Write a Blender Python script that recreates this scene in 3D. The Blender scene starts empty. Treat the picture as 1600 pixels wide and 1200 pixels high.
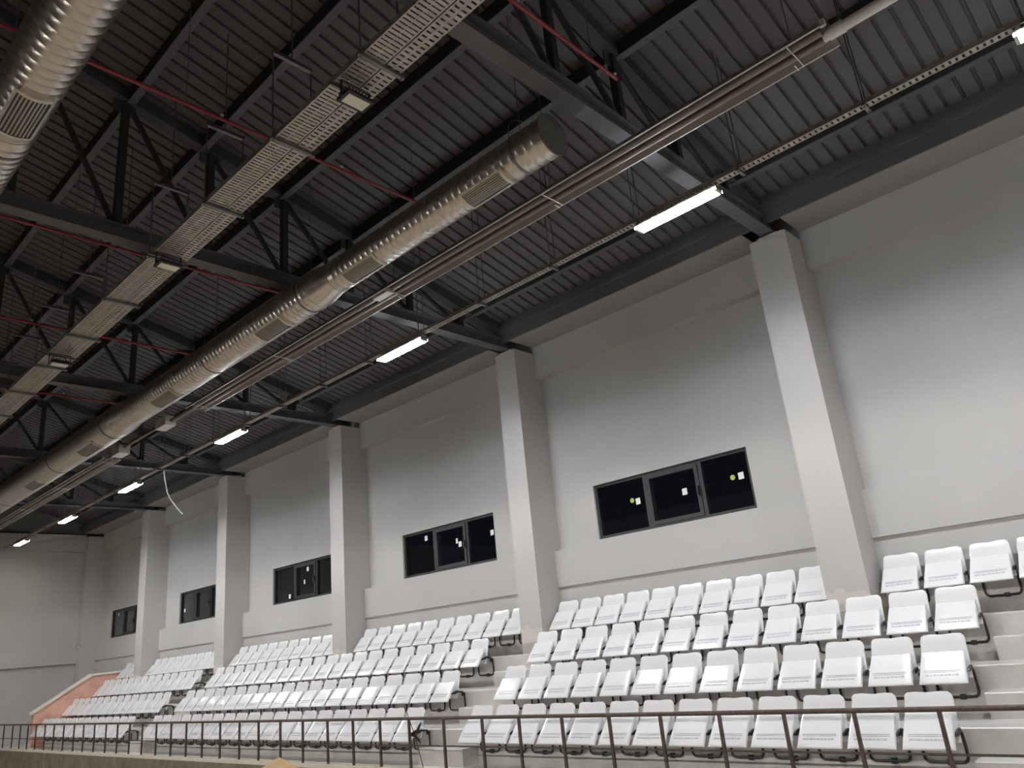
import bpy, math, random
from mathutils import Matrix, Vector
random.seed(7)
sc = bpy.context.scene
COL = sc.collection
EYE = 2.9                      # eye height over the hall floor; numbers below marked R() are heights relative to the eye

# ------------------------------------------------------------------ camera, world, exposure
cam_d = bpy.data.cameras.new('camera')
cam_d.sensor_width = 36.0
cam_d.lens = 1201.0 / 1600.0 * 36.0
cam_d.clip_end = 200
cam = bpy.data.objects.new('camera', cam_d)
COL.objects.link(cam)
RM = [[0.6934213553916957, 0.16834408701449544, 0.7005905310907361],
      [-0.7143359818355658, 0.2878588120110607, 0.6378568878695275],
      [-0.0942917225516744, -0.9427606126238182, 0.31986168626986455]]
cam.matrix_world = Matrix(((RM[0][0], -RM[0][1], -RM[0][2], 0.0),
                           (RM[1][0], -RM[1][1], -RM[1][2], 0.0),
                           (RM[2][0], -RM[2][1], -RM[2][2], EYE),
                           (0, 0, 0, 1)))
sc.camera = cam

world = bpy.data.worlds.new('night')
sc.world = world
world.use_nodes = True
world.node_tree.nodes['Background'].inputs[0].default_value = (0.02, 0.025, 0.035, 1)
world.node_tree.nodes['Background'].inputs[1].default_value = 0.15

sc.view_settings.view_transform = 'Standard'
sc.view_settings.look = 'None'
sc.view_settings.gamma = 1.0
sc.view_settings.use_curve_mapping = False
sc.view_settings.exposure = 0.26
sc.cycles.max_bounces = 8
sc.cycles.diffuse_bounces = 4
sc.cycles.glossy_bounces = 4
sc.cycles.transmission_bounces = 6
sc.cycles.caustics_reflective = False
sc.cycles.caustics_refractive = False
sc.cycles.sample_clamp_indirect = 6.0

LAMP_POWER = 360.0              # emission of the glowing batten lamps
FILL_POWER = 2500.0              # emission of the added, unseen fill floodlights aimed at the stand

# ------------------------------------------------------------------ helpers
def R(z):
    return z + EYE

class MB:
    """collects shapes, builds ONE mesh"""
    def __init__(self):
        self.v = []; self.f = []
    def add(self, vs, fs):
        n = len(self.v)
        self.v += [tuple(p) for p in vs]
        self.f += [tuple(i + n for i in f) for f in fs]
        return self
    def box(self, x0, x1, y0, y1, z0, z1):
        vs = [(x0, y0, z0), (x1, y0, z0), (x1, y1, z0), (x0, y1, z0), (x0, y0, z1), (x1, y0, z1), (x1, y1, z1), (x0, y1, z1)]
        return self.add(vs, [(0, 3, 2, 1), (4, 5, 6, 7), (0, 1, 5, 4), (1, 2, 6, 5), (2, 3, 7, 6), (3, 0, 4, 7)])
    def prism(self, poly, axis, a, b):
        """poly of (p,q) in the plane across axis, extruded a..b; axis 'y': (x,z); 'x': (y,z); 'z': (x,y)"""
        def P(p, t):
            return (p[0], t, p[1]) if axis == 'y' else ((t, p[0], p[1]) if axis == 'x' else (p[0], p[1], t))
        n = len(poly)
        vs = [P(p, a) for p in poly] + [P(p, b) for p in poly]
        fs = [tuple(range(n))[::-1], tuple(range(n, 2 * n))]
        for i in range(n):
            j = (i + 1) % n
            fs.append((i, j, n + j, n + i))
        return self.add(vs, fs)
    def loft(self, secs, cap=True):
        n = len(secs[0]); vs = []; fs = []
        for s in secs: vs += list(s)
        for k in range(len(secs) - 1):
            for i in range(n):
                j = (i + 1) % n
                fs.append((k * n + i, k * n + j, (k + 1) * n + j, (k + 1) * n + i))
        if cap:
            fs.append(tuple(range(n))[::-1]); fs.append(tuple(range((len(secs) - 1) * n, len(secs) * n)))
        return self.add(vs, fs)
    def tube(self, pts, r, n=8, cap=True):
        pts = [Vector(p) for p in pts]
        rs = r if isinstance(r, (list, tuple)) else [r] * len(pts)
        up = None; secs = []
        for k, p in enumerate(pts):
            d = (pts[min(k + 1, len(pts) - 1)] - pts[max(k - 1, 0)]).normalized()
            if up is None:
                up = Vector((0, 0, 1)) if abs(d.z) < 0.9 else Vector((1, 0, 0))
            a = d.cross(up).normalized(); b = a.cross(d).normalized(); up = b
            secs.append([tuple(p + (a * math.cos(2 * math.pi * i / n) + b * math.sin(2 * math.pi * i / n)) * rs[k]) for i in range(n)])
        return self.loft(secs, cap)
    def bar(self, p, q, w, h):
        """square bar from p to q, width w, depth h"""
        p = Vector(p); q = Vector(q); d = (q - p).normalized()
        up = Vector((0, 1, 0)) if abs(d.y) < 0.9 else Vector((0, 0, 1))
        a = d.cross(up).normalized() * h / 2; b = up * w / 2
        return self.loft([[tuple(c + a + b), tuple(c + a - b), tuple(c - a - b), tuple(c - a + b)] for c in (p, q)])
    def mesh(self, name, m, smooth=False, fix=True):
        me = bpy.data.meshes.new(name)
        me.from_pydata(self.v, [], self.f)
        if fix:
            import bmesh
            bm = bmesh.new(); bm.from_mesh(me)
            bmesh.ops.recalc_face_normals(bm, faces=bm.faces[:])
            bm.to_mesh(me); bm.free()
        me.materials.append(m)
        if smooth:
            me.polygons.foreach_set('use_smooth', [True] * len(me.polygons))
            try:
                me.set_sharp_from_angle(angle=math.radians(38))
            except Exception:
                pass
        me.update()
        return me
    def build(self, name, m, parent=None, smooth=False):
        return link(name, self.mesh(name, m, smooth), parent)

def link(name, data, parent=None, loc=None):
    o = bpy.data.objects.new(name, data)
    COL.objects.link(o)
    if parent is not None: o.parent = parent
    if loc is not None: o.location = loc
    return o

def tag(o, label, cat, group=None, kind=None):
    o['label'] = label; o['category'] = cat
    if group: o['group'] = group
    if kind: o['kind'] = kind
    return o

def thing(name, label, cat, loc=(0, 0, 0), group=None, kind=None):
    o = link(name, None); o.location = loc
    o.empty_display_size = 0.1
    return tag(o, label, cat, group, kind)

def local(mb, loc):
    mb.v = [(x - loc[0], y - loc[1], z - loc[2]) for x, y, z in mb.v]
    return mb

ORD = 'zeroth first second third fourth fifth sixth seventh eighth ninth tenth eleventh twelfth thirteenth fourteenth fifteenth sixteenth seventeenth eighteenth nineteenth twentieth'.split()

# ------------------------------------------------------------------ materials
def mat(name, col, rough=0.6, metal=0.0, vary=0.0, scale=6.0, bump=0.0, bscale=60.0, coat=0.0, spec=None, stretch=None):
    m = bpy.data.materials.new(name); m.use_nodes = True
    nt = m.node_tree; b = nt.nodes['Principled BSDF']
    b.inputs['Base Color'].default_value = (*col, 1)
    b.inputs['Roughness'].default_value = rough
    b.inputs['Metallic'].default_value = metal
    if coat: b.inputs['Coat Weight'].default_value = coat; b.inputs['Coat Roughness'].default_value = 0.05
    if spec is not None: b.inputs['Specular IOR Level'].default_value = spec
    tc = nt.nodes.new('ShaderNodeTexCoord'); vec = tc.outputs['Object']
    if stretch:
        mp = nt.nodes.new('ShaderNodeMapping'); mp.inputs['Scale'].default_value = stretch
        nt.links.new(vec, mp.inputs[0]); vec = mp.outputs[0]
    if vary:
        n = nt.nodes.new('ShaderNodeTexNoise'); n.inputs['Scale'].default_value = scale; n.inputs['Detail'].default_value = 5
        r = nt.nodes.new('ShaderNodeValToRGB')
        r.color_ramp.elements[0].position = 0.3; r.color_ramp.elements[1].position = 0.7
        r.color_ramp.elements[0].color = (*[c * (1 - vary) for c in col], 1)
        r.color_ramp.elements[1].color = (*[min(1, c * (1 + vary)) for c in col], 1)
        nt.links.new(vec, n.inputs['Vector']); nt.links.new(n.outputs['Fac'], r.inputs[0]); nt.links.new(r.outputs[0], b.inputs['Base Color'])
    if bump:
        n2 = nt.nodes.new('ShaderNodeTexNoise'); n2.inputs['Scale'].default_value = bscale; n2.inputs['Detail'].default_value = 3
        bp = nt.nodes.new('ShaderNodeBump'); bp.inputs['Strength'].default_value = bump; bp.inputs['Distance'].default_value = 0.01
        nt.links.new(vec, n2.inputs['Vector']); nt.links.new(n2.outputs['Fac'], bp.inputs['Height']); nt.links.new(bp.outputs[0], b.inputs['Normal'])
    return m

def emit(name, col, strength):
    m = bpy.data.materials.new(name); m.use_nodes = True
    nt = m.node_tree
    for n in list(nt.nodes):
        if n.type == 'BSDF_PRINCIPLED': nt.nodes.remove(n)
    e = nt.nodes.new('ShaderNodeEmission'); e.inputs[0].default_value = (*col, 1); e.inputs[1].default_value = strength
    nt.links.new(e.outputs[0], nt.nodes['Material Output'].inputs[0])
    return m

M = {}
M['wall'] = mat('wall_paint', (0.49, 0.482, 0.467), 0.75, vary=0.04, scale=0.8, bump=0.06, bscale=40)
M['concrete'] = mat('stand_concrete', (0.57, 0.55, 0.525), 0.36, vary=0.10, scale=3.0, bump=0.10, bscale=35)
M['slab_front'] = mat('rough_plaster', (0.20, 0.175, 0.13), 0.9, vary=0.25, scale=4.0, bump=0.3, bscale=20)
M['floor'] = mat('hall_floor', (0.43, 0.355, 0.27), 0.45, vary=0.1, scale=2.0)
M['deck'] = mat('deck_paint', (0.105, 0.102, 0.106), 0.6, vary=0.10, scale=1.5)
M['steel'] = mat('truss_paint', (0.060, 0.061, 0.066), 0.75, vary=0.12, scale=4.0)
M['chord'] = mat('chord_paint', (0.105, 0.106, 0.112), 0.7, vary=0.1, scale=4.0)
M['purlin'] = mat('purlin_paint', (0.028, 0.028, 0.031), 0.7)
M['soffit'] = mat('soffit_paint', (0.30, 0.29, 0.28), 0.8, vary=0.05, scale=1.0)
M['gable'] = mat('gable_cladding', (0.20, 0.20, 0.195), 0.6, vary=0.05, scale=2.0)
M['duct'] = mat('galvanised_duct', (0.62, 0.575, 0.51), 0.31, 1.0, vary=0.08, scale=9.0)
M['grille'] = mat('grille_metal', (0.40, 0.37, 0.33), 0.45, 0.8)
M['grille_dark'] = mat('grille_gap', (0.10, 0.095, 0.085), 0.7)
M['heater'] = mat('heater_reflector', (0.50, 0.455, 0.42), 0.38, 0.85, vary=0.06, scale=3.0)
M['heater_tube'] = mat('heater_tube', (0.26, 0.22, 0.20), 0.45, 0.7)
M['pale_metal'] = mat('pale_metal', (0.62, 0.60, 0.55), 0.5, 0.3)
M['tray'] = mat('galvanised_tray', (0.44, 0.395, 0.345), 0.45, 0.7, vary=0.14, scale=14.0)
M['rod'] = mat('threaded_rod', (0.22, 0.22, 0.22), 0.45, 0.8)
M['seat'] = mat('white_seat_plastic', (0.80, 0.80, 0.812), 0.22, coat=0.4)
M['mark'] = mat('embossed_grey', (0.55, 0.55, 0.58), 0.4)
M['black'] = mat('black_powder_coat', (0.018, 0.018, 0.02), 0.4)
M['frame'] = mat('window_aluminium', (0.030, 0.030, 0.034), 0.4, 0.2)
M['rail'] = mat('rusty_brown_rail', (0.095, 0.065, 0.055), 0.5, 0.2, vary=0.35, scale=25.0)
M['red'] = mat('red_pipe_paint', (0.27, 0.032, 0.038), 0.45)
M['terracotta'] = mat('terracotta_brick_plaster', (0.68, 0.39, 0.30), 0.85, vary=0.16, scale=2.2, bump=0.2, bscale=25)
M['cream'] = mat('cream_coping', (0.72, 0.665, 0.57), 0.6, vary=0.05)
M['white'] = mat('white_enamel', (0.78, 0.78, 0.76), 0.4)
M['paper'] = mat('white_sticker', (0.82, 0.82, 0.80), 0.6)
M['green'] = mat('green_sticker', (0.42, 0.50, 0.10), 0.6)
M['card'] = mat('cardboard', (0.46, 0.31, 0.16), 0.85, vary=0.08, scale=10)
M['floodglass'] = mat('floodlight_glass', (0.80, 0.76, 0.64), 0.25)
M['wood'] = mat('dark_stick', (0.07, 0.045, 0.03), 0.7)
M['lamp'] = emit('lamp_diffuser', (0.95, 0.97, 1.0), LAMP_POWER)
M['lamp_weak'] = emit('weaker_lamp_diffuser', (1.0, 0.96, 0.86), LAMP_POWER * 0.13)
M['lamp_side'] = emit('opal_lamp_side', (0.88, 0.945, 1.0), LAMP_POWER * 0.19)
M['lamp_weak_side'] = emit('weaker_opal_side', (1.0, 0.96, 0.86), LAMP_POWER * 0.05)
M['bay'] = emit('fill_flood_glass', (1.0, 0.965, 0.925), FILL_POWER)

g = bpy.data.materials.new('window_glass'); g.use_nodes = True
gb = g.node_tree.nodes['Principled BSDF']
gb.inputs['Base Color'].default_value = (0.75, 0.8, 0.85, 1); gb.inputs['Roughness'].default_value = 0.02
gb.inputs['Transmission Weight'].default_value = 1.0; gb.inputs['IOR'].default_value = 1.5
M['glass'] = g

# column paint: painted grey, a cream skim coat low down, raw concrete at the very foot
def column_mat():
    m = mat('column_paint', (0.50, 0.485, 0.465), 0.75)
    nt = m.node_tree; b = nt.nodes['Principled BSDF']
    tc = nt.nodes.new('ShaderNodeTexCoord'); sep = nt.nodes.new('ShaderNodeSeparateXYZ')
    nz = nt.nodes.new('ShaderNodeTexNoise'); nz.inputs['Scale'].default_value = 5.0
    nt.links.new(tc.outputs['Object'], sep.inputs[0]); nt.links.new(tc.outputs['Object'], nz.inputs['Vector'])
    def step(h, amp):
        a = nt.nodes.new('ShaderNodeMath'); a.operation = 'MULTIPLY_ADD'
        a.inputs[1].default_value = amp; nt.links.new(nz.outputs['Fac'], a.inputs[0]); nt.links.new(sep.outputs['Z'], a.inputs[2])
        r = nt.nodes.new('ShaderNodeMath'); r.operation = 'GREATER_THAN'; r.inputs[1].default_value = h
        nt.links.new(a.outputs[0], r.inputs[0]); return r.outputs[0]
    s1 = step(0.62, 0.45); s2 = step(0.20, 0.05)      # heights over the tier the column stands on
    mx1 = nt.nodes.new('ShaderNodeMix'); mx1.data_type = 'RGBA'
    mx2 = nt.nodes.new('ShaderNodeMix'); mx2.data_type = 'RGBA'
    mx1.inputs[6].default_value = (0.42, 0.39, 0.355, 1); mx1.inputs[7].default_value = (0.60, 0.555, 0.50, 1)
    mx2.inputs[7].default_value = (0.50, 0.485, 0.465, 1)
    nt.links.new(s2, mx1.inputs[0]); nt.links.new(mx1.outputs[2], mx2.inputs[6]); nt.links.new(s1, mx2.inputs[0])
    nt.links.new(mx2.outputs[2], b.inputs['Base Color'])
    return m
M['column'] = column_mat()

# ------------------------------------------------------------------ key numbers (metres; X towards the seat wall, Y along the hall)
Y0, Y1 = -7.0, 31.6
XL = -10.9
COLS = [(3.62, 4.17), (9.06, 9.56), (14.78, 15.30), (20.37, 20.90), (25.73, 26.26), (31.18, 31.58)]
TRUSS_Y = [3.89, 9.31, 15.04, 20.64, 26.0]
F4, F3, F2, F1 = R(-1.565), R(-1.10), R(-0.635), R(-0.17)
BACK = 10.65
def deck_z(x):
    return R(8.42 - 0.26 * abs(x))

# ------------------------------------------------------------------ the shell
o = MB().box(XL, 7.72, Y0, Y1, -0.2, 0.0).build('floor', M['floor']); tag(o, 'brown hall floor below the stands', 'floor', kind='structure')
o = MB().box(XL - 0.2, XL, Y0, Y1, 0, R(5.9)).build('wall_left', M['wall']); tag(o, 'plain grey wall across the hall from the white seats', 'wall', kind='structure')
o = MB().box(XL, 10.8, Y0 - 0.2, Y0, 0, R(8.8)).build('wall_back', M['wall']); tag(o, 'plain grey end wall behind the viewer', 'wall', kind='structure')

# seat-side wall with window openings
WIN = [(5.19, 8.16), (10.68, 13.56), (16.23, 19.10), (21.88, 24.75), (27.47, 30.37)]
WZ0, WZ1 = R(1.572), R(2.507)
w = MB()
w.box(10.8, 11.0, Y0, Y1 + 0.2, R(-0.2), WZ0); w.box(10.8, 11.0, Y0, Y1 + 0.2, WZ1, R(5.9))
ys = [Y0] + [q for p in WIN for q in p] + [Y1 + 0.2]
for k in range(0, len(ys), 2):
    w.box(10.8, 11.0, ys[k], ys[k + 1], WZ0, WZ1)
o = w.build('wall_right', M['wall']); tag(o, 'long grey plastered wall behind the white seats', 'wall', kind='structure')

bays = []
prev = Y0
for a, b in COLS:
    bays.append((prev, a)); prev = b
names = ['nearest bay', 'second bay', 'third bay', 'fourth bay', 'fifth bay', 'farthest bay']
for k, (a, b) in enumerate(bays):
    o = MB().box(10.62, 10.8, a, b, R(4.763), R(5.45)).build('trim_%d' % (3 * k + 1), M['wall'])
    tag(o, 'grey concrete ring beam high on the wall, %s from the camera' % names[k], 'beam', kind='structure')
    m_ = MB(); m_.box(10.62, 10.8, a, b, R(0.87), R(1.503)); m_.box(10.66, 10.8, a, b, F1, R(0.87))
    o = m_.build('trim_%d' % (3 * k + 2), M['wall'])
    tag(o, 'grey ledge beam with shadow gap above the top seats, %s from the camera' % names[k], 'ledge', kind='structure')
    o = MB().box(9.96, 10.8, a + 0.03, b - 0.03 if k < 5 else b, R(5.395), R(5.41)).build('trim_%d' % (3 * k + 3), M['soffit'])
    tag(o, 'grey eaves soffit under the roof edge, %s from the camera' % names[k], 'soffit', kind='structure')
for k, (a, b) in enumerate(COLS):
    top = R(5.28)
    base = F1 if k < 5 else F4
    mb = MB().box(10.1, 10.8, a, b, base, top)
    loc = (10.1, (a + b) / 2, base)
    o = local(mb, loc).build('column' if k == 0 else 'column.%03d' % k, M['column'] if k < 5 else M['wall']); o.location = loc
    tag(o, 'grey concrete wall column, %s from the camera%s' % (['nearest', 'second', 'third', 'fourth', 'fifth', 'farthest'][k], ', in the far corner' if k == 5 else ''), 'column', kind='structure')

# far end wall
o = MB().box(XL, 11.0, Y1, Y1 + 0.2, 0, R(5.38)).build('wall_far', M['wall']); tag(o, 'grey end wall at the far end of the hall', 'wall', kind='structure')
MB().prism([(XL, R(5.45)), (10.8, R(5.45)), (10.8, deck_z(10.8)), (0, deck_z(0)), (XL, deck_z(XL))], 'y', Y1 + 0.06, Y1 + 0.2).build('gable_panel', M['gable'], o)
MB().box(XL, 10.8, Y1 - 0.05, Y1 + 0.2, R(5.38), R(5.45)).build('flashing', M['steel'], o)
MB().box(XL, 10.1, Y1 - 0.18, Y1, R(0.84), R(1.49)).build('ledge', M['wall'], o)
MB().box(XL, 10.1, Y1 - 0.18, Y1, R(4.763), R(5.38)).build('ring_beam', M['wall'], o)

# roof deck: ribbed sheets, each a piece
ceil = thing('ceiling', 'dark charcoal ribbed steel roof deck', 'roof', kind='structure')
def sheet_mesh(sign):
    pts = []                                   # profile along Y, z offset
    for r in range(4):
        y = r * 0.2018
        pts += [(y, 0), (y + 0.150, 0), (y + 0.158, 0.040), (y + 0.194, 0.040)]
    pts.append((4 * 0.2018, 0))
    mb = MB()
    xa, xb = (0.0, 10.2) if sign > 0 else (0.0, -11.0)
    vs = [(xa, y, deck_z(xa) + dz) for y, dz in pts] + [(xb, y, deck_z(xb) + dz) for y, dz in pts]
    n = len(pts)
    mb.add(vs, [(i, i + 1, n + i + 1, n + i) for i in range(n - 1)])
    return mb.mesh('roof_sheet', M['deck'], fix=False)
for s in (1, -1):
    me = sheet_mesh(s)
    for k in range(48):
        link('roof_sheet', me, ceil, (0, Y0 + k * 0.8072, 0))
MB().box(9.965, 10.0, Y0, Y1, R(5.412), R(5.86)).build('eaves_fascia', M['deck'], ceil)
MB().box(9.90, 9.965, Y0, Y1, R(5.62), R(5.70)).build('eaves_angle', M['deck'], ceil)
MB().box(-11.2, 11.2, Y0, Y1, R(9.0), R(9.1)).build('roof_cover', M['deck'], ceil)

# ------------------------------------------------------------------ the stand
st = thing('grandstand', 'grey concrete tiers carrying the white seats', 'grandstand', kind='structure')
YS = 28.05
def nosed(x0, x1, y0, y1, z0, z1, e=0.012):
    return MB().prism([(x0, z0), (x0, z1 - e), (x0 + e, z1), (x1, z1), (x1, z0)], 'y', y0, y1)
MB().box(7.72, 8.3, Y0, Y1, 0.06, F4).build('tier', M['concrete'], st)
nosed(8.3, 9.15, Y0, YS, 0.06, F3).build('tier', M['concrete'], st)
nosed(9.15, 10.0, Y0, YS, 0.06, F2).build('tier', M['concrete'], st)
nosed(10.0, 10.8, Y0, YS, 0.06, F1).build('tier', M['concrete'], st)
MB().box(8.3, 10.8, YS, Y1, 0.06, F4).build('tier', M['concrete'], st)
MB().box(BACK, 10.70, Y0, YS, F1, R(0.25)).build('back_riser', M['concrete'], st)
MB().box(7.69, 7.72, Y0, Y1, 0.0, F4 - 0.05).build('front_face', M['slab_front'], st)
MB().box(7.715, 7.95, Y0, Y1, F4 - 0.07, F4 + 0.012).build('lit_edge_strip', M['cream'], st)  # added strip; its paler colour stands for light falling on the floor edge
for (a, b) in ((-3.2, 2.33), (8.93, 9.90), (19.98, 20.88)):
    for x, z in ((8.0, F4), (8.85, F3), (9.7, F2)):
        nosed(x, x + 0.3, a, b, z, z + 0.235).build('step', M['concrete'], st)

pw = thing('wall_parapet', 'salmon terracotta side wall closing the far end of the stand', 'wall', kind='structure')
MB().prism([(7.95, F4), (7.95, R(-0.60)), (9.50, R(0.33)), (10.7, R(0.36)), (10.7, F4)], 'y', 28.07, 28.27).build('masonry', M['terracotta'], pw)
MB().prism([(7.88, R(-0.64)), (7.88, R(-0.585)), (9.50, R(0.395)), (10.7, R(0.42)), (10.7, R(0.36)), (9.51, R(0.33))], 'y', 28.02, 28.32).build('coping', M['cream'], pw)

# ------------------------------------------------------------------ roof steel
def purlin(x, label, n):
    zt = deck_z(x) - 0.005
    m_ = MB()
    m_.box(x - 0.03, x + 0.03, Y0, Y1, zt - 0.190, zt)
    o = m_.build('purlin' if n == 0 else 'purlin.%03d' % n, M['purlin'])
    MB().box(x - 0.03, x + 0.07, Y0, Y1, zt - 0.203, zt - 0.190).build('bottom_flange', M['chord'], o)  # light on flange edge and shade on web are put into the colours
    tag(o, label, 'purlin', 'roof purlins', 'structure')
PX = [9.25, 7.95, 6.65, 5.36, 4.10, 3.07, 1.85, 0.6]
for n, x in enumerate(PX):
    purlin(x, 'dark steel purlin under the roof deck, %s up from the seat-side eaves' % ORD[n + 1], n)

def truss(y, n):
    t = thing('roof_truss', 'dark steel roof truss resting on the %s wall column from the camera' % ['nearest', 'second', 'third', 'fourth', 'fifth'][n], 'truss', (0, 0, 0), 'roof trusses')
    MB().box(-10.3, 10.35, y - 0.1, y + 0.1, R(5.33), R(5.345)).box(-10.3, 10.35, y - 0.012, y + 0.012, R(5.345), R(5.515)).box(-10.3, 10.35, y - 0.1, y + 0.1, R(5.515), R(5.53)).build('bottom_chord', M['chord'], t)
    tc = MB()
    for s in (1, -1):
        a = (0, y, deck_z(0) - 0.11); b = (10.25 * s, y, deck_z(10.25) - 0.11)
        tc.bar(a, b, 0.18, 0.17)
    tc.build('top_chord', M['steel'], t)
    vx = [9.0, 7.82, 6.6, 5.42, 4.24, 3.04, 1.85, 0.65]
    for k, x in enumerate(vx):
        MB().box(x - 0.045, x + 0.045, y - 0.045, y + 0.045, R(5.53), deck_z(x) - 0.18).build('post', M['purlin'], t)
        if k + 1 < len(vx):
            MB().bar((x - 0.05, y, R(5.56)), (vx[k + 1] + 0.05, y, deck_z(vx[k + 1]) - 0.24), 0.055, 0.055).build('diagonal', M['purlin'], t)
        MB().box(x - 0.16, x + 0.13, y - 0.008, y + 0.008, deck_z(x) - 0.36, deck_z(x) - 0.19).build('gusset_plate', M['steel'], t)
    MB().box(10.12, 10.42, y - 0.15, y + 0.15, R(5.282), R(5.312)).build('bearing_plate', M['pale_metal'], t)
    MB().box(10.16, 10.34, y - 0.09, y + 0.09, R(5.53), R(5.60)).build('seat_post', M['steel'], t)
for n, y in enumerate(TRUSS_Y):
    truss(y, n)

# sprinkler pipes
def red_pipe(y, z, x1, n, label):
    t = thing('sprinkler_pipe', label, 'pipe', (0, 0, 0), 'red sprinkler pipes')
    MB().tube([(-6, y, z), (x1, y, z)], 0.021, 10).build('pipe', M['red'], t, True)
    x = x1 - 0.03
    k = 0
    while x > 0.5:
        h = MB(); h.tube([(x, y, z + 0.015), (x, y, z + 0.05)], 0.011, 6); h.tube([(x, y, z + 0.05), (x, y, z + 0.056)], 0.022, 8)
        h.build('sprinkler_head', M['pale_metal'], t)
        if k % 2 == 0:
            MB().tube([(x - 0.4, y, z + 0.02), (x - 0.4, y, deck_z(x - 0.4) + 0.01)], 0.005, 5).build('hanger_rod', M['rod'], t)
        x -= 1.55; k += 1
red_pipe(3.6, R(5.75), 6.15, 0, 'red sprinkler pipe crossing in front of the nearest roof truss')
red_pipe(6.83, R(5.75), 6.35, 1, 'red sprinkler pipe crossing over the wide cable tray between the first two trusses')
red_pipe(10.25, R(5.75), 6.35, 2, 'red sprinkler pipe just beyond the second roof truss')
red_pipe(13.45, R(5.75), 6.35, 3, 'thin red sprinkler pipe before the third roof truss')
red_pipe(16.9, R(5.75), 6.35, 4, 'dim red sprinkler pipe beyond the third roof truss')

# ------------------------------------------------------------------ ducts
def ring_tube(mb, x, z, prof, n=36):
    """prof: list of (y, r)"""
    secs = [[(x + r * math.cos(2 * math.pi * i / n), y, z + r * math.sin(2 * math.pi * i / n)) for i in range(n)] for y, r in prof]
    return mb.loft(secs, True)
def spiral_prof(ya, yb, r, pitch=0.11):
    p = [(ya, r + 0.006), (ya + 0.025, r + 0.006), (ya + 0.026, r)]
    y = ya + pitch
    while y < yb - 0.06:
        p += [(y, r), (y + 0.008, r + 0.004), (y + 0.016, r)]
        y += pitch
    p += [(yb - 0.026, r), (yb - 0.025, r + 0.006), (yb, r + 0.006)]
    return p
def curved_patch(mb, x, z, r, a0, a1, ya, yb, d, n=8):
    secs = []
    for k in range(n + 1):
        a = a0 + (a1 - a0) * k / n
        c, s = math.cos(a), math.sin(a)
        secs.append([(x + (r - 0.004) * c, ya, z + (r - 0.004) * s), (x + (r + d) * c, ya, z + (r + d) * s),
                     (x + (r + d) * c, yb, z + (r + d) * s), (x + (r - 0.004) * c, yb, z + (r - 0.004) * s)])
    return mb.loft(secs)
def grille(parent, x, z, r, ac, w, ya, yb):
    h = w / 2 / r
    a0, a1 = ac - h, ac + h
    b = MB(); curved_patch(b, x, z, r, a0, a1, ya, yb, 0.012); gp = b.build('grille', M['grille_dark'], parent)
    f = MB(); e = 0.022 / r
    curved_patch(f, x, z, r, a0 - e, a0 + e * 0.3, ya - 0.03, yb + 0.03, 0.028, 2)
    curved_patch(f, x, z, r, a1 - e * 0.3, a1 + e, ya - 0.03, yb + 0.03, 0.028, 2)
    curved_patch(f, x, z, r, a0, a1, ya - 0.03, ya + 0.01, 0.028); curved_patch(f, x, z, r, a0, a1, yb - 0.01, yb + 0.03, 0.028)
    f.build('grille_frame', M['duct'], gp)
    s = MB()
    for k in range(1, 9):
        a = a0 + (a1 - a0) * k / 9
        curved_patch(s, x, z, r, a - 0.010 / r, a + 0.004 / r, ya, yb, 0.020, 1)
    s.build('grille_bars', M['grille'], gp)

D1X, D1Z = 5.44, R(4.95)
d1 = thing('air_duct', 'galvanised spiral air duct with grilles beside the long heater', 'duct', (0, 0, 0))
MB2 = MB(); ring_tube(MB2, D1X, D1Z, spiral_prof(4.05, 7.95, 0.22)); MB2.build('duct_section', M['duct'], d1, True)
MB2 = MB(); ring_tube(MB2, D1X, D1Z, [(7.95, 0.222), (8.05, 0.224), (8.3, 0.262), (8.4, 0.266)]); MB2.build('reducer', M['duct'], d1, True)
MB2 = MB(); ring_tube(MB2, D1X, D1Z, spiral_prof(8.4, 14.9, 0.265)); MB2.build('duct_section', M['duct'], d1, True)
MB2 = MB(); ring_tube(MB2, D1X, D1Z, [(14.9, 0.267), (15.0, 0.268), (15.3, 0.308), (15.4, 0.312)]); MB2.build('reducer', M['duct'], d1, True)
MB2 = MB(); ring_tube(MB2, D1X, D1Z, spiral_prof(15.4, 31.5, 0.31)); MB2.build('duct_section', M['duct'], d1, True)
MB2 = MB(); ring_tube(MB2, D1X, D1Z, [(4.03, 0.235), (4.05, 0.235)]); MB2.build('end_cap', M['grille_dark'], d1, True)
AC = math.radians(250)
for ya, yb, r in ((4.68, 5.28, 0.22), (6.95, 7.60, 0.22), (9.15, 9.85, 0.265), (12.8, 13.6, 0.265), (16.45, 17.3, 0.31), (20.1, 20.9, 0.31), (24.2, 25.0, 0.31)):
    grille(d1, D1X, D1Z, r, AC, 0.20 if r < 0.25 else 0.22, ya, yb)
for y, r in ((4.45, 0.22), (8.6, 0.265), (11.5, 0.265), (15.8, 0.31), (19.0, 0.31), (23.0, 0.31), (27.0, 0.31)):
    s = MB(); ring_tube(s, D1X, D1Z, [(y, r + 0.008), (y + 0.03, r + 0.008)])
    s.tube([(D1X, y + 0.015, D1Z + r), (D1X, y + 0.015, deck_z(D1X) - 0.02)], 0.006, 6)
    s.build('hanger_strap', M['rod'], d1)

MB().tube([(D1X + 0.26 * math.cos(a), 4.42, D1Z + 0.10 + 0.28 * math.sin(a)) for a in [math.pi * k / 16 for k in range(-2, 19)]], 0.006, 6).build('hanger_band', M['rod'], d1, True)

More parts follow.
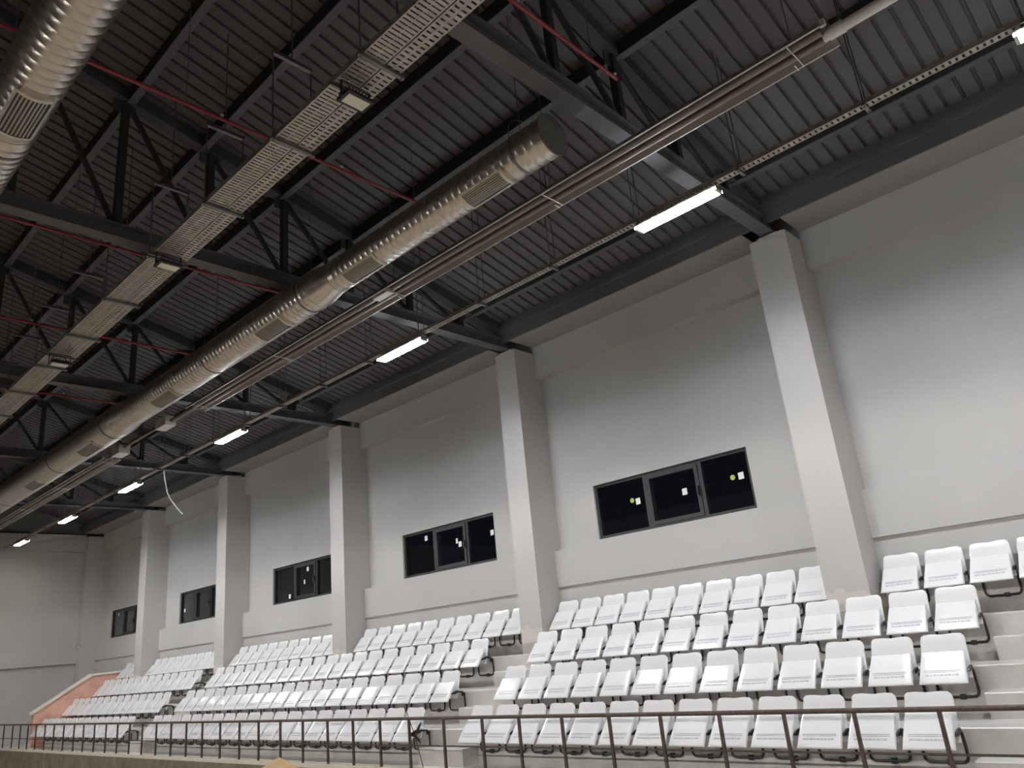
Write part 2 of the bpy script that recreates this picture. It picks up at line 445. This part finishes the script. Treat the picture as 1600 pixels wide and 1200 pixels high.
D2X, D2Z = 1.345, R(5.0)
d2 = thing('air_duct.001', 'galvanised spiral air duct in the dark, left of the wide cable tray', 'duct', (0, 0, 0))
MB2 = MB(); ring_tube(MB2, D2X, D2Z, spiral_prof(-3, 7.15, 0.25)); MB2.build('duct_section', M['duct'], d2, True)
MB2 = MB(); ring_tube(MB2, D2X, D2Z, spiral_prof(7.15, 31.4, 0.25)); MB2.build('duct_section', M['duct'], d2, True)
for ya in (0.5, 6.35, 9.3, 13.0):
    grille(d2, D2X, D2Z, 0.25, math.radians(272), 0.26, ya, ya + 0.62)
for y in (-1, 3.0, 7.4, 12, 17, 22, 27):
    s = MB(); ring_tube(s, D2X, D2Z, [(y, 0.258), (y + 0.03, 0.258)])
    s.tube([(D2X, y + 0.015, D2Z + 0.25), (D2X, y + 0.015, deck_z(D2X) - 0.02)], 0.006, 6)
    s.build('hanger_strap', M['rod'], d2)

# ------------------------------------------------------------------ radiant tube heaters
HX, HZ = 6.385, R(4.965)
def heater(ya, yb, label, n):
    t = thing('tube_heater', label, 'heater', (0, 0, 0), 'radiant tube heaters')
    outer = [(-0.195, 0.0), (-0.15, 0.075), (-0.06, 0.125), (0.06, 0.125), (0.15, 0.075), (0.195, 0.0)]
    inner = [(0.185, -0.004), (0.143, 0.068), (0.057, 0.115), (-0.057, 0.115), (-0.143, 0.068), (-0.185, -0.004)]
    MB().prism([(HX + a, HZ + b) for a, b in outer + inner], 'y', ya, yb).build('reflector', M['heater'], t)
    lip = MB()
    lip.box(HX - 0.203, HX - 0.183, ya, yb, HZ - 0.008, HZ + 0.012); lip.box(HX + 0.183, HX + 0.203, ya, yb, HZ - 0.008, HZ + 0.012)
    lip.build('reflector_lip', M['heater'], t)
    for dx in (-0.055, 0.07):
        MB().tube([(HX + dx, ya + 0.06, HZ + 0.04), (HX + dx, yb - 0.06, HZ + 0.04)], 0.038, 12).build('burner_tube', M['heater_tube'], t, True)
    y = ya + 0.35
    while y < yb:
        c = MB(); c.tube([(HX - 0.19, y, HZ - 0.012), (HX + 0.02, y, HZ - 0.006), (HX + 0.19, y, HZ - 0.012)], 0.006, 6)
        c.box(HX + 0.10, HX + 0.20, y + 0.05, y + 0.062, HZ - 0.02, HZ - 0.008)
        c.build('clip', M['pale_metal'], t)
        h = MB(); h.tube([(HX, y, HZ + 0.12), (HX, y, deck_z(HX))], 0.006, 6); h.build('hanger_chain', M['rod'], t)
        y += 3.05
    MB().box(HX - 0.205, HX - 0.175, ya - 0.02, ya + 0.03, HZ - 0.02, HZ + 0.05).build('end_tab', M['pale_metal'], t)
    return t
h1 = heater(1.47, 14.3, 'long taupe radiant tube heater between the near air duct and the lamps', 0)
m_ = MB(); m_.tube([(HX + 0.035, -4.5, HZ + 0.045), (HX + 0.035, 1.55, HZ + 0.045)], 0.052, 14)
for y in (-2.2, -0.6, 0.55, 1.0): m_.tube([(HX + 0.035, y, HZ + 0.045), (HX + 0.035, y + 0.012, HZ + 0.045)], 0.054, 14)
m_.build('flue_pipe', M['white'], h1, True)
MB().tube([(HX + 0.035, 1.36, HZ + 0.045), (HX + 0.035, 1.50, HZ + 0.045)], 0.063, 14).build('flue_collar', M['white'], h1, True)
b = MB(); b.box(6.24, 6.46, 15.35, 15.85, R(4.93), R(5.12)); b.build('burner_box', M['pale_metal'], h1)
MB().tube([(HX, 14.2, HZ + 0.06), (HX, 15.4, HZ + 0.06)], 0.05, 10).build('connecting_pipe', M['heater_tube'], h1, True)
MB().box(6.24, 6.36, 7.9, 8.25, HZ - 0.03, HZ + 0.04).build('joint_plate', M['pale_metal'], h1)
h2 = heater(18.6, 31.0, 'distant taupe radiant tube heater under the far end of the duct', 1)
MB().box(6.26, 6.50, 17.85, 18.3, R(4.93), R(5.12)).build('burner_box', M['pale_metal'], h2)
MB().tube([(HX, 18.25, HZ + 0.06), (HX, 18.7, HZ + 0.06)], 0.05, 10).build('connecting_pipe', M['heater_tube'], h2, True)
MB().tube([(HX, 15.85, HZ + 0.1), (HX, 17.9, HZ + 0.1)], 0.03, 10).build('gas_pipe', M['heater_tube'], h2, True)

# ------------------------------------------------------------------ cable trays (slotted sheet, real slots)
def tray_mesh(x0, x1, z, ya, yb, pitch, slot, edges, flange):
    """slots run across the tray between the solid strips listed in edges (pairs of x)"""
    m_ = MB()
    t = 0.003
    for a, b in edges:
        m_.box(a, b, ya, yb, z, z + t)
    m_.box(x0, x0 + t, ya, yb, z, z + flange); m_.box(x1 - t, x1, ya, yb, z, z + flange)
    gaps = [(edges[k][1], edges[k + 1][0]) for k in range(len(edges) - 1)]
    y = ya
    while y < yb:
        for a, b in gaps:
            n = len(m_.v); y2 = min(yb, y + pitch - slot)
            m_.v += [(a, y, z), (b, y, z), (b, y2, z), (a, y2, z)]
            m_.f.append((n, n + 3, n + 2, n + 1))
        y += pitch
    return m_.mesh('tray_sheet', M['tray'], fix=False)
TZ = R(5.0)
t2 = thing('cable_tray', 'wide slotted double cable tray carrying the floodlights', 'cable tray', (0, 0, 0))
link('tray_sheet', tray_mesh(3.315, 3.55, TZ, -3, 31.4, 0.050, 0.015, [(3.315, 3.333), (3.42, 3.430), (3.532, 3.55)], 0.06), t2)
link('tray_sheet', tray_mesh(3.556, 3.73, TZ, -3, 31.4, 0.060, 0.020, [(3.556, 3.575), (3.628, 3.655), (3.71, 3.73)], 0.06), t2)
cb = MB()
for x, r in ((3.36, 0.010), (3.39, 0.012), (3.42, 0.009), (3.60, 0.010)):
    cb.tube([(x + 0.012 * math.sin(k * 1.7 + x * 40), -3 + k * 0.8, TZ + 0.004 + r) for k in range(43)], r, 6)
cb.build('cables', M['black'], t2)
y = 1.42
while y < 31:
    hb = MB()
    for x in (3.30, 3.745):
        hb.tube([(x, y, TZ - 0.05), (x, y, R(6.05))], 0.008, 6)
    hb.box(3.27, 3.775, y - 0.018, y + 0.018, TZ - 0.034, TZ - 0.004)
    hb.box(3.29, 3.755, y - 0.022, y + 0.022, R(6.03), R(6.075))
    hb.tube([(3.52, y, R(6.07)), (3.52, y, deck_z(3.52))], 0.008, 6)
    hb.build('hanger_bracket', M['rod'], t2)
    y += 1.488

T1Z = R(4.83)
t1 = thing('cable_tray.001', 'slim slotted cable tray carrying the glowing lamps', 'cable tray', (0, 0, 0))
link('tray_sheet', tray_mesh(7.448, 7.552, T1Z, -5, 31.5, 0.06, 0.022, [(7.448, 7.474), (7.528, 7.552)], 0.05), t1)
MB().tube([(7.50, -5 + k * 0.9, T1Z + 0.012) for k in range(41)], 0.009, 6).build('cables', M['black'], t1)
y = 0.19
while y < 31:
    hb = MB()
    for x in (7.44, 7.56):
        hb.tube([(x, y, T1Z - 0.045), (x, y, deck_z(x))], 0.007, 6)
    hb.box(7.41, 7.59, y - 0.018, y + 0.018, T1Z - 0.034, T1Z - 0.003)
    hb.build('hanger_bracket', M['rod'], t1)
    y += 1.414

# batten lamps
LAMP_Y = [-5.1, -0.28, 3.88, 9.19, 15.03, 20.4, 25.07, 29.5]
def lamp(x, y, z, L, label, group, m='lamp'):
    t = thing('batten_lamp', label, 'lamp', (x, y, z), group)
    h = MB(); h.box(-0.075, 0.075, -L / 2, L / 2, -0.012, 0.012); h.box(-0.03, 0.03, -L / 2, L / 2, 0.012, 0.035); h.build('housing', M['white'], t)
    d = MB()
    d.box(-0.046, 0.046, -L / 2 + 0.02, L / 2 - 0.02, -0.020, -0.0125)
    d.build('diffuser', M[m], t)
    for q in (-1, 1):
        MB().box(min(q * 0.072, q * 0.078), max(q * 0.072, q * 0.078), -L / 2, L / 2, -0.0435, -0.012).build('opal_side', M[m + '_side'], t)
    for s in (-1, 1):
        e = MB(); e.box(-0.076, 0.076, s * (L / 2 - 0.015) - 0.015, s * (L / 2 - 0.015) + 0.015, -0.045, 0.014); e.build('end_cap', M['white'], t)
for k, y in enumerate(LAMP_Y):
    lb = 'glowing white batten lamp under the slim tray, %s from the camera end' % ORD[k] if k else 'glowing white batten lamp under the slim tray behind the camera'
    lamp(7.5, y, T1Z - 0.074, 1.14, lb, 'glowing batten lamps', 'lamp' if k < 7 else 'lamp_weak')

# added fill floodlights on an added beam, unseen, brightening lower wall and seats
def fill_flood(x, y, z, label):
    t = thing('fill_floodlight', label, 'floodlight', (x, y, z), 'added fill floodlights')
    t.rotation_euler = (0, math.radians(-72), 0)
    c = MB(); c.box(-0.13, 0.13, -0.20, 0.20, 0.0, 0.06); c.box(-0.09, 0.09, -0.14, 0.14, 0.06, 0.09); c.build('housing', M['black'], t)
    MB().box(-0.02, 0.02, -0.17, 0.17, -0.006, 0.001).build('glass', M['bay'], t)
    MB().box(0.22, 0.225, -0.70, 0.70, -0.72, 0.0).box(0.12, 0.225, -0.70, 0.70, 0.0, 0.005).build('visor', M['black'], t)  # visor shaped to keep the fill light off the upper wall
    MB().box(-0.01, 0.01, -0.03, 0.03, 0.09, 0.30).build('bracket', M['black'], t)
bm_ = MB().box(-3.55, -3.35, Y0 + 0.1, Y1 - 0.1, R(2.55), R(2.75))
for k in range(7):
    bm_.tube([(-3.45, -4 + 5.4 * k, R(2.74)), (-3.45, -4 + 5.4 * k, deck_z(3.45))], 0.015, 6)
tag(bm_.build('fill_light_beam', M['steel']), 'added dark steel beam behind the viewer carrying the fill floodlights', 'beam')
for k in range(9):
    fill_flood(-3.0, -5.5 + 4.1 * k, R(2.72), 'added black fill floodlight aimed at the stand, %s from the back wall' % ORD[k + 1])

# floodlights under the wide tray
def flood(x, y, n):
    t = thing('floodlight', 'unlit black floodlight with cream glass under the wide tray, %s from the camera' % ['nearest', 'second', 'third'][n], 'floodlight', (x, y, R(4.80)), 'floodlights under the wide tray')
    h = MB()
    h.loft([[(-0.14, -0.095, 0.0), (0.14, -0.095, 0.0), (0.14, 0.095, 0.0), (-0.14, 0.095, 0.0)],
            [(-0.14, -0.095, 0.03), (0.14, -0.095, 0.03), (0.14, 0.095, 0.03), (-0.14, 0.095, 0.03)],
            [(-0.10, -0.06, 0.06), (0.10, -0.06, 0.06), (0.10, 0.06, 0.06), (-0.10, 0.06, 0.06)]])
    for k in range(7):
        h.box(-0.11 + k * 0.035, -0.104 + k * 0.035, -0.07, 0.07, 0.05, 0.078)
    h.build('housing', M['black'], t)
    MB().box(-0.112, 0.112, -0.064, 0.064, -0.006, 0.001).build('glass', M['floodglass'], t)
    yk = MB(); yk.box(-0.156, -0.148, -0.015, 0.015, 0.0, 0.165); yk.box(0.148, 0.156, -0.015, 0.015, 0.0, 0.165); yk.box(-0.156, 0.156, -0.015, 0.015, 0.160, 0.168)
    yk.build('yoke', M['black'], t)
    lp = MB()
    lp.tube([(0.11 * math.cos(a) + 0.01, 0.06 + 0.05 * math.sin(a * 0.5), 0.10 + 0.075 * math.sin(a)) for a in [k * math.pi / 8 - 0.3 for k in range(12)]], 0.006, 6)
    lp.tube([(-0.10 + 0.02 * k, 0.10 + 0.02 * math.sin(k), 0.07 + 0.012 * k) for k in range(8)], 0.006, 6)
    lp.build('cable', M['black'], t)
    MB().box(-0.20, 0.26, 0.10, 0.125, 0.165, 0.192).build('mounting_channel', M['rod'], t)
flood(3.49, 4.75, 0); flood(3.465, 8.675, 1); flood(3.465, 12.65, 2)

# ------------------------------------------------------------------ windows
def window(n, ya, yb, label, stickers, muntin=False):
    t = thing('window_%d' % n, label, 'window', (10.87, (ya + yb) / 2, WZ0), kind='structure')
    h = WZ1 - WZ0; L = yb - ya; y0 = -L / 2; y1 = L / 2
    f = 0.05
    fr = MB()
    fr.box(-0.03, 0.05, y0, y1, 0, f); fr.box(-0.03, 0.05, y0, y1, h - f, h)
    fr.box(-0.03, 0.05, y0, y0 + f, f, h - f); fr.box(-0.03, 0.05, y1 - f, y1, f, h - f)
    fr.build('outer_frame', M['frame'], t)
    m1, m2 = y0 + L * 0.29, y0 + L * 0.645
    for m in (m1, m2):
        MB().box(-0.03, 0.05, m - 0.035, m + 0.035, f, h - f).build('mullion', M['frame'], t)
    s = MB(); a, b = m1 + 0.035, m2 - 0.035; e = 0.065
    s.box(-0.045, 0.02, a, b, f, f + e); s.box(-0.045, 0.02, a, b, h - f - e, h - f)
    s.box(-0.045, 0.02, a, a + e, f + e, h - f - e); s.box(-0.045, 0.02, b - e, b, f + e, h - f - e)
    s.build('opening_sash', M['frame'], t)
    hd = MB(); hd.box(-0.075, -0.045, a + 0.02, a + 0.045, h / 2 - 0.06, h / 2 + 0.06); hd.box(-0.088, -0.07, a + 0.018, a + 0.047, h / 2 - 0.11, h / 2 + 0.02); hd.build('handle', M['black'], t)
    for (p, q, z0, z1) in ((y0 + f, m1 - 0.035, f, h - f), (a + e, b - e, f + e, h - f - e), (m2 + 0.035, y1 - f, f, h - f)):
        MB().box(0.008, 0.014, p, q, z0, z1).build('pane', M['glass'], t)
    yc = (ya + yb) / 2
    for (yy, zz, kind) in stickers:
        k = MB(); c = (yy - yc, R(zz) - WZ0)
        if kind == 'g':
            k.prism([(c[0] + 0.042 * math.cos(i * math.pi / 6), c[1] + 0.042 * math.sin(i * math.pi / 6)) for i in range(12)], 'x', 0.004, 0.008)
            so = k.build('sticker', M['green'], t); so['label'] = 'round green sticker'
        else:
            w_ = 0.045 if kind == 'w' else 0.028
            k.prism([(c[0] - w_, c[1] - 0.05), (c[0] + w_, c[1] - 0.055), (c[0] + w_, c[1] + 0.05), (c[0] - w_, c[1] + 0.055)], 'x', 0.004, 0.008)
            so = k.build('sticker', M['paper'], t); so['label'] = 'square white sticker'
WL = ['dark three-pane window with two green stickers in the second bay, nearest window', 'dark three-pane window left of the second column', 'dark three-pane window left of the third column',
      'dark window left of the fourth column', 'smallest-looking dark window, left of the fifth column near the corner']
window(1, *WIN[0], WL[0], [(7.425, 2.113, 'g'), (7.31, 2.08, 'w'), (6.398, 2.061, 'w'), (5.53, 2.105, 'g'), (5.388, 2.104, 'w')])
window(2, *WIN[1], WL[1], [(12.837, 2.337, 'w'), (11.779, 2.052, 'w'), (11.87, 2.13, 's'), (10.828, 2.131, 'w'), (12.50, 1.836, 's')])
window(3, *WIN[2], WL[2], [(18.38, 1.721, 'w'), (17.519, 2.306, 'w'), (18.038, 1.971, 's'), (17.673, 2.007, 's')])
window(4, *WIN[3], WL[3], [(24.54, 1.963, 'w'), (22.87, 2.041, 'w')])
window(5, *WIN[4], WL[4], [(29.893, 2.346, 's'), (28.487, 2.11, 'w')])

# ------------------------------------------------------------------ seats
def seat_meshes():
    out = {}
    ysx = [-0.215, -0.205, -0.18, -0.11, 0.0, 0.11, 0.18, 0.205, 0.215]
    top = [0.735, 0.765, 0.786, 0.790, 0.781, 0.790, 0.786, 0.765, 0.735]
    secs = []
    for y, zt in zip(ysx, top):
        e = 0.006 if abs(y) > 0.21 else 0.0
        k = 0.012 * (y / 0.215) ** 2
        wy = 1.0
        secs.append([(0.075 + e - k, y * 1.03, 0.37), (0.115 + e - k, y * 1.03, 0.50), (0.142 + e - k, y * 1.02, 0.61), (0.168 + e - k, y, 0.70), (0.186 + e - k, y, zt - 0.015),
                     (0.197 - k, y, zt), (0.209 - e - k, y, zt - 0.015), (0.192 - e - k, y, 0.70), (0.166 - e - k, y * 1.02, 0.61), (0.139 - e - k, y * 1.03, 0.50), (0.099 - e - k, y * 1.03, 0.37)])
    out['backrest'] = MB().loft(secs).mesh('backrest', M['seat'], True)
    prof = [(0.085, 0.624), (0.069, 0.624), (0.056, 0.609), (-0.009, 0.531), (-0.075, 0.452), (-0.134, 0.376), (-0.149, 0.354), (-0.148, 0.341), (-0.130, 0.334),
            (-0.110, 0.352), (-0.050, 0.430), (0.020, 0.515), (0.075, 0.585)]
    cx = sum(p[0] for p in prof) / len(prof); cz = sum(p[1] for p in prof) / len(prof)
    secs = []
    for t in (-1, -0.975, -0.90, -0.6, -0.2, 0.2, 0.6, 0.90, 0.975, 1):
        s = []
        for x, z in prof:
            hw = 0.205 + (0.62 - z) * 0.062
            nx, nz = -0.768, 0.640                                   # outward normal of the pan face
            d = (x - 0.056) * nx + (z - 0.609) * nz                  # depth behind the face
            sink = {1: 0.014, 0.975: 0.005}.get(abs(t), 0.0)
            bow = -0.004 * (1 - t * t)
            k = sink if d > -0.012 else 0.0
            s.append((x - nx * (k - bow), hw * t, z - nz * (k - bow)))
        secs.append(s)
    out['seat_pan'] = MB().loft(secs).mesh('seat_pan', M['seat'], True)
    mk = MB()
    def on_pan(f, y0, y1, hgt):
        # thin bar lying on the pan face at fraction f down from its top
        ax, az = 0.056, 0.609; bx, bz = -0.149, 0.354
        nx, nz = -0.768, 0.640
        P = []
        for ff in (f - hgt / 2, f + hgt / 2):
            x = ax + (bx - ax) * ff; z = az + (bz - az) * ff
            P.append((x + nx * 0.0005, z + nz * 0.0005)); P.append((x + nx * 0.0045, z + nz * 0.0045))
        poly = [P[0], P[1], P[3], P[2]]
        mk.prism(poly, 'y', y0, y1)
    on_pan(0.60, -0.17, 0.17, 0.022); on_pan(0.655, -0.17, 0.17, 0.010)
    y = 0.16
    for L in (0.035, 0.018, 0.03, 0.012, 0.04, 0.022, 0.03, 0.014, 0.034):
        on_pan(0.745, y - L, y, 0.050); y -= L + 0.009
    out['embossed_marks'] = mk.mesh('embossed_marks', M['mark'])
    path = [(0.02, 0.215, 0.455), (0.12, 0.205, 0.465), (0.22, 0.190, 0.455), (0.262, 0.186, 0.42), (0.270, 0.188, 0.33), (0.270, 0.188, 0.24), (0.270, 0.184, 0.212), (0.270, 0.172, 0.190), (0.270, 0.150, 0.179), (0.270, 0.12, 0.177)]
    path = path + [(x, -y, z) for x, y, z in reversed(path)]
    out['frame'] = MB().tube(path, 0.014, 8).mesh('frame', M['black'], True)
    out['hinge_bracket'] = MB().prism([(-0.050, 0.437), (-0.03, 0.462), (0.05, 0.485), (0.10, 0.49), (0.10, 0.46), (0.03, 0.437)], 'y', -0.010, 0.010).mesh('hinge_bracket', M['black'])
    mp = MB(); mp.box(0.258, 0.296, -0.025, 0.025, -0.012, 0.038); mp.box(0.252, 0.260, -0.008, 0.008, 0.010, 0.022)
    out['mount_plate'] = mp.mesh('mount_plate', M['black'])
    return out
SM = seat_meshes()
seat_count = [0]
proto = None
def place_seat(x, y, z, label, full=True, dx_frame=0.0):
    global proto
    if proto is None:
        root = link('stadium_seat', None); root.empty_display_size = 0.1
        for nm, lc in (('seat_pan', (0, 0, 0)), ('backrest', (0, 0, 0)), ('embossed_marks', (0, 0, 0)), ('frame', (0, 0, 0)), ('hinge_bracket', (0, -0.226, 0)), ('hinge_bracket', (0, 0.226, 0)),
                       ('mount_plate', (0, -0.03, 0.165)), ('mount_plate', (0, -0.15, 0.40))):
            link(nm, SM[nm], root, lc)
        proto = root
        kids = list(root.children)
        place_seat.kids = kids
        r = root
    else:
        r = proto.copy(); COL.objects.link(r)
        for c in place_seat.kids:
            d = c.copy(); COL.objects.link(d); d.parent = r
    r.location = (x, y, z)
    tag(r, label, 'seat', 'white tip-up seats on the tiers')
    seat_count[0] += 1
ROWS = [('front', 8.0, F4), ('second', 8.85, F3), ('third', 9.7, F2)]
BLOCKS = [('near', 13, {0: (2.386, .5), 1: (2.379, .508), 2: (2.365, .512)}),
          ('middle', 20, {0: (9.89, .5005), 1: (9.966, .506), 2: (10.11, .510)}),
          ('far', 14, {0: (20.95, .5), 1: (20.93, .512), 2: (21.03, .502)})]
for bname, n, starts in BLOCKS:
    for ri, (rn, x, z) in enumerate(ROWS):
        ys_, p = starts[ri]
        for k in range(n):
            place_seat(x, ys_ + (k + 0.5) * p, z, 'white seat, %s row of the %s block, %s from the right end' % (rn, bname, ORD[k + 1]))
TOP = [('nearest', 3.56, .5, 10), ('second', 9.03, .4835, 10), ('third', 14.72, .505, 10), ('fourth', 20.33, .495, 10), ('fifth', 25.70, .475, 10), ('farthest', 28.0, .5, 3)]
for bname, yl, p, n in TOP:
    for k in range(n):
        place_seat(10.35, yl - (k + 0.5) * p, F1, 'white seat, top row of the %s wall bay, %s from the left end' % (bname, ORD[k + 1]))

# ------------------------------------------------------------------ hand rail in front of the front row
RX = 7.755
rl = thing('handrail', 'rusty brown steel handrail with posts in front of the white seats', 'railing', (RX, 0, F4))
def lz(z): return R(z) - F4
tr = [(0, y, lz(-0.878 - 0.012 * math.sin((y - 1) / 31 * 3.1))) for y in [-4 + k * 1.2 for k in range(30)]]
MB().tube(tr, 0.024, 10).build('top_rail', M['rail'], rl, True)
MB().tube([(0, y, lz(-1.235 - 0.0012 * (y + 4))) for y in [-4 + k * 1.2 for k in range(30)]], 0.011, 8).build('mid_rail', M['rail'], rl, True)
pr = [.126, .2195, .3142, .4101, .5003, .5935, .689, .7813, .876, .9707, 1.06, 1.162, 1.262, 1.354, 1.446, 1.539, 1.637, 1.732, 1.831, 1.924, 2.024, 2.123, 2.217, 2.312, 2.41, 2.508, 2.602, 2.697, 2.791, 2.89, 2.989, 3.08,
      3.182, 3.285, 3.383, 3.486, 3.582, 3.677, 3.777, 3.895]
for q in pr:
    y = q * RX
    ztop = lz(-0.878 - 0.012 * math.sin((y - 1) / 31 * 3.1)) - 0.01
    MB().box(-0.016, 0.016, y - 0.016, y + 0.016, 0.0, ztop).build('post', M['rail'], rl)
# stick lashed to a post
sk = thing('stick', 'thin dark stick tied to a rail post with a black rag', 'stick', (7.815, 9.8, F4 + 0.012))
MB().tube([(-0.02, -0.245, 0.004), (0.0, -0.05, 0.45), (0.02, 0.185, 0.85)], [0.006, 0.006, 0.005], 6).build('stick_rod', M['wood'], sk, True)
kn = MB()
for a, b in (((0.0, 0.08, 0.40), (0.01, -0.16, 0.52)), ((0.0, -0.16, 0.36), (0.01, 0.06, 0.47)), ((0.0, -0.10, 0.44), (0.01, -0.20, 0.60)), ((0.0, -0.05, 0.42), (0.0, 0.10, 0.45)), ((0.0, -0.08, 0.40), (0.01, -0.18, 0.32))):
    kn.tube([a, ((a[0] + b[0]) / 2, (a[1] + b[1]) / 2, (a[2] + b[2]) / 2 + 0.01), b], [0.016, 0.022, 0.007], 7)
kn.build('rag', M['black'], sk, True)

# ------------------------------------------------------------------ small things
cc = thing('security_camera', 'small security camera on the far corner column above the ledge', 'camera', (10.02, 31.12, R(1.40)))
MB().box(0.0, 0.06, 0.0, 0.06, -0.04, 0.04).build('mount', M['white'], cc)
MB().tube([(0.03, 0.0, 0), (0.0, -0.08, -0.03), (-0.03, -0.12, 0.03)], 0.012, 8).build('arm', M['white'], cc, True)
MB().tube([(0.02, -0.06, 0.06), (-0.20, -0.20, 0.04)], 0.035, 10).build('camera_body', M['pale_metal'], cc, True)
wr = MB().tube([(8.42, 20.64, R(5.34)), (8.45, 20.62, R(5.1)), (8.53, 20.6, R(4.72)), (8.60, 20.6, R(4.58)), (8.69, 20.6, R(4.466)), (8.80, 20.6, R(4.33)), (8.96, 20.6, R(4.17))], 0.016, 8).build('dangling_cable', M['white'], None, True)
tag(wr, 'loose white cable end hanging from the fourth roof truss', 'cable')
for k, (x, y, lb) in enumerate(((9.32, 11.54, 'small white detector under the roof deck near the second lamp'), (7.2, 4.44, 'small white detector under the roof deck beside the near duct end'))):
    t = thing('detector' if k == 0 else 'detector.%03d' % k, lb, 'detector', (x, y, deck_z(x) - 0.17))
    MB().tube([(0, 0, 0.0), (0, 0, 0.17)], 0.008, 6).build('stem', M['rod'], t)
    MB().tube([(0, 0, -0.05), (0, 0, -0.035), (0, 0, 0.0)], [0.03, 0.05, 0.05], 10).build('body', M['white'], t, True)

# cardboard carton on the low wall of the near stand; only a flap corner reaches into view
nw = MB().box(-2.0, 1.25, 0.6, 3.2, 0.0, R(-0.64)).build('wall_near', M['wall']); tag(nw, 'low grey wall of the near stand below the picture', 'wall', kind='structure')
A = Vector((1.099, 1.906, R(-0.213))); hd_ = Vector((0.364, 0.931, 0)).normalized(); u = Vector((0.85, -0.332, 0.41)).normalized()
Hc = A - u * 0.25
ct = thing('cardboard_box', 'brown cardboard box with an open flap at the bottom edge of the view', 'box', (Hc.x, Hc.y, R(-0.64)))
s_ = Vector((-hd_.y, hd_.x, 0))
zt = Hc.z - R(-0.64)
def bx(p): return (p.x - Hc.x, p.y - Hc.y, p.z - R(-0.64))
cor = [Hc, Hc - hd_ * 0.42, Hc - hd_ * 0.42 + s_ * 0.3, Hc + s_ * 0.3]
body = MB(); vs = [(*bx(c)[:2], 0.0) for c in cor] + [(*bx(c)[:2], zt) for c in cor]
body.add(vs, [(0, 1, 2, 3), (0, 1, 5, 4), (1, 2, 6, 5), (2, 3, 7, 6), (3, 0, 4, 7)]); body.build('body', M['card'], ct)
def flap(p, q, d):
    n = (q - p).cross(d).normalized() * 0.004
    f_ = MB(); b4 = [p, q, q + d, p + d]
    f_.loft([[bx(c) for c in b4], [bx(c + n) for c in b4]]); f_.build('flap', M['card'], ct)
flap(cor[0], cor[1], u * 0.25)
flap(cor[2], cor[3], (s_ * 0.5 + Vector((0, 0, -0.86))) * 0.15)
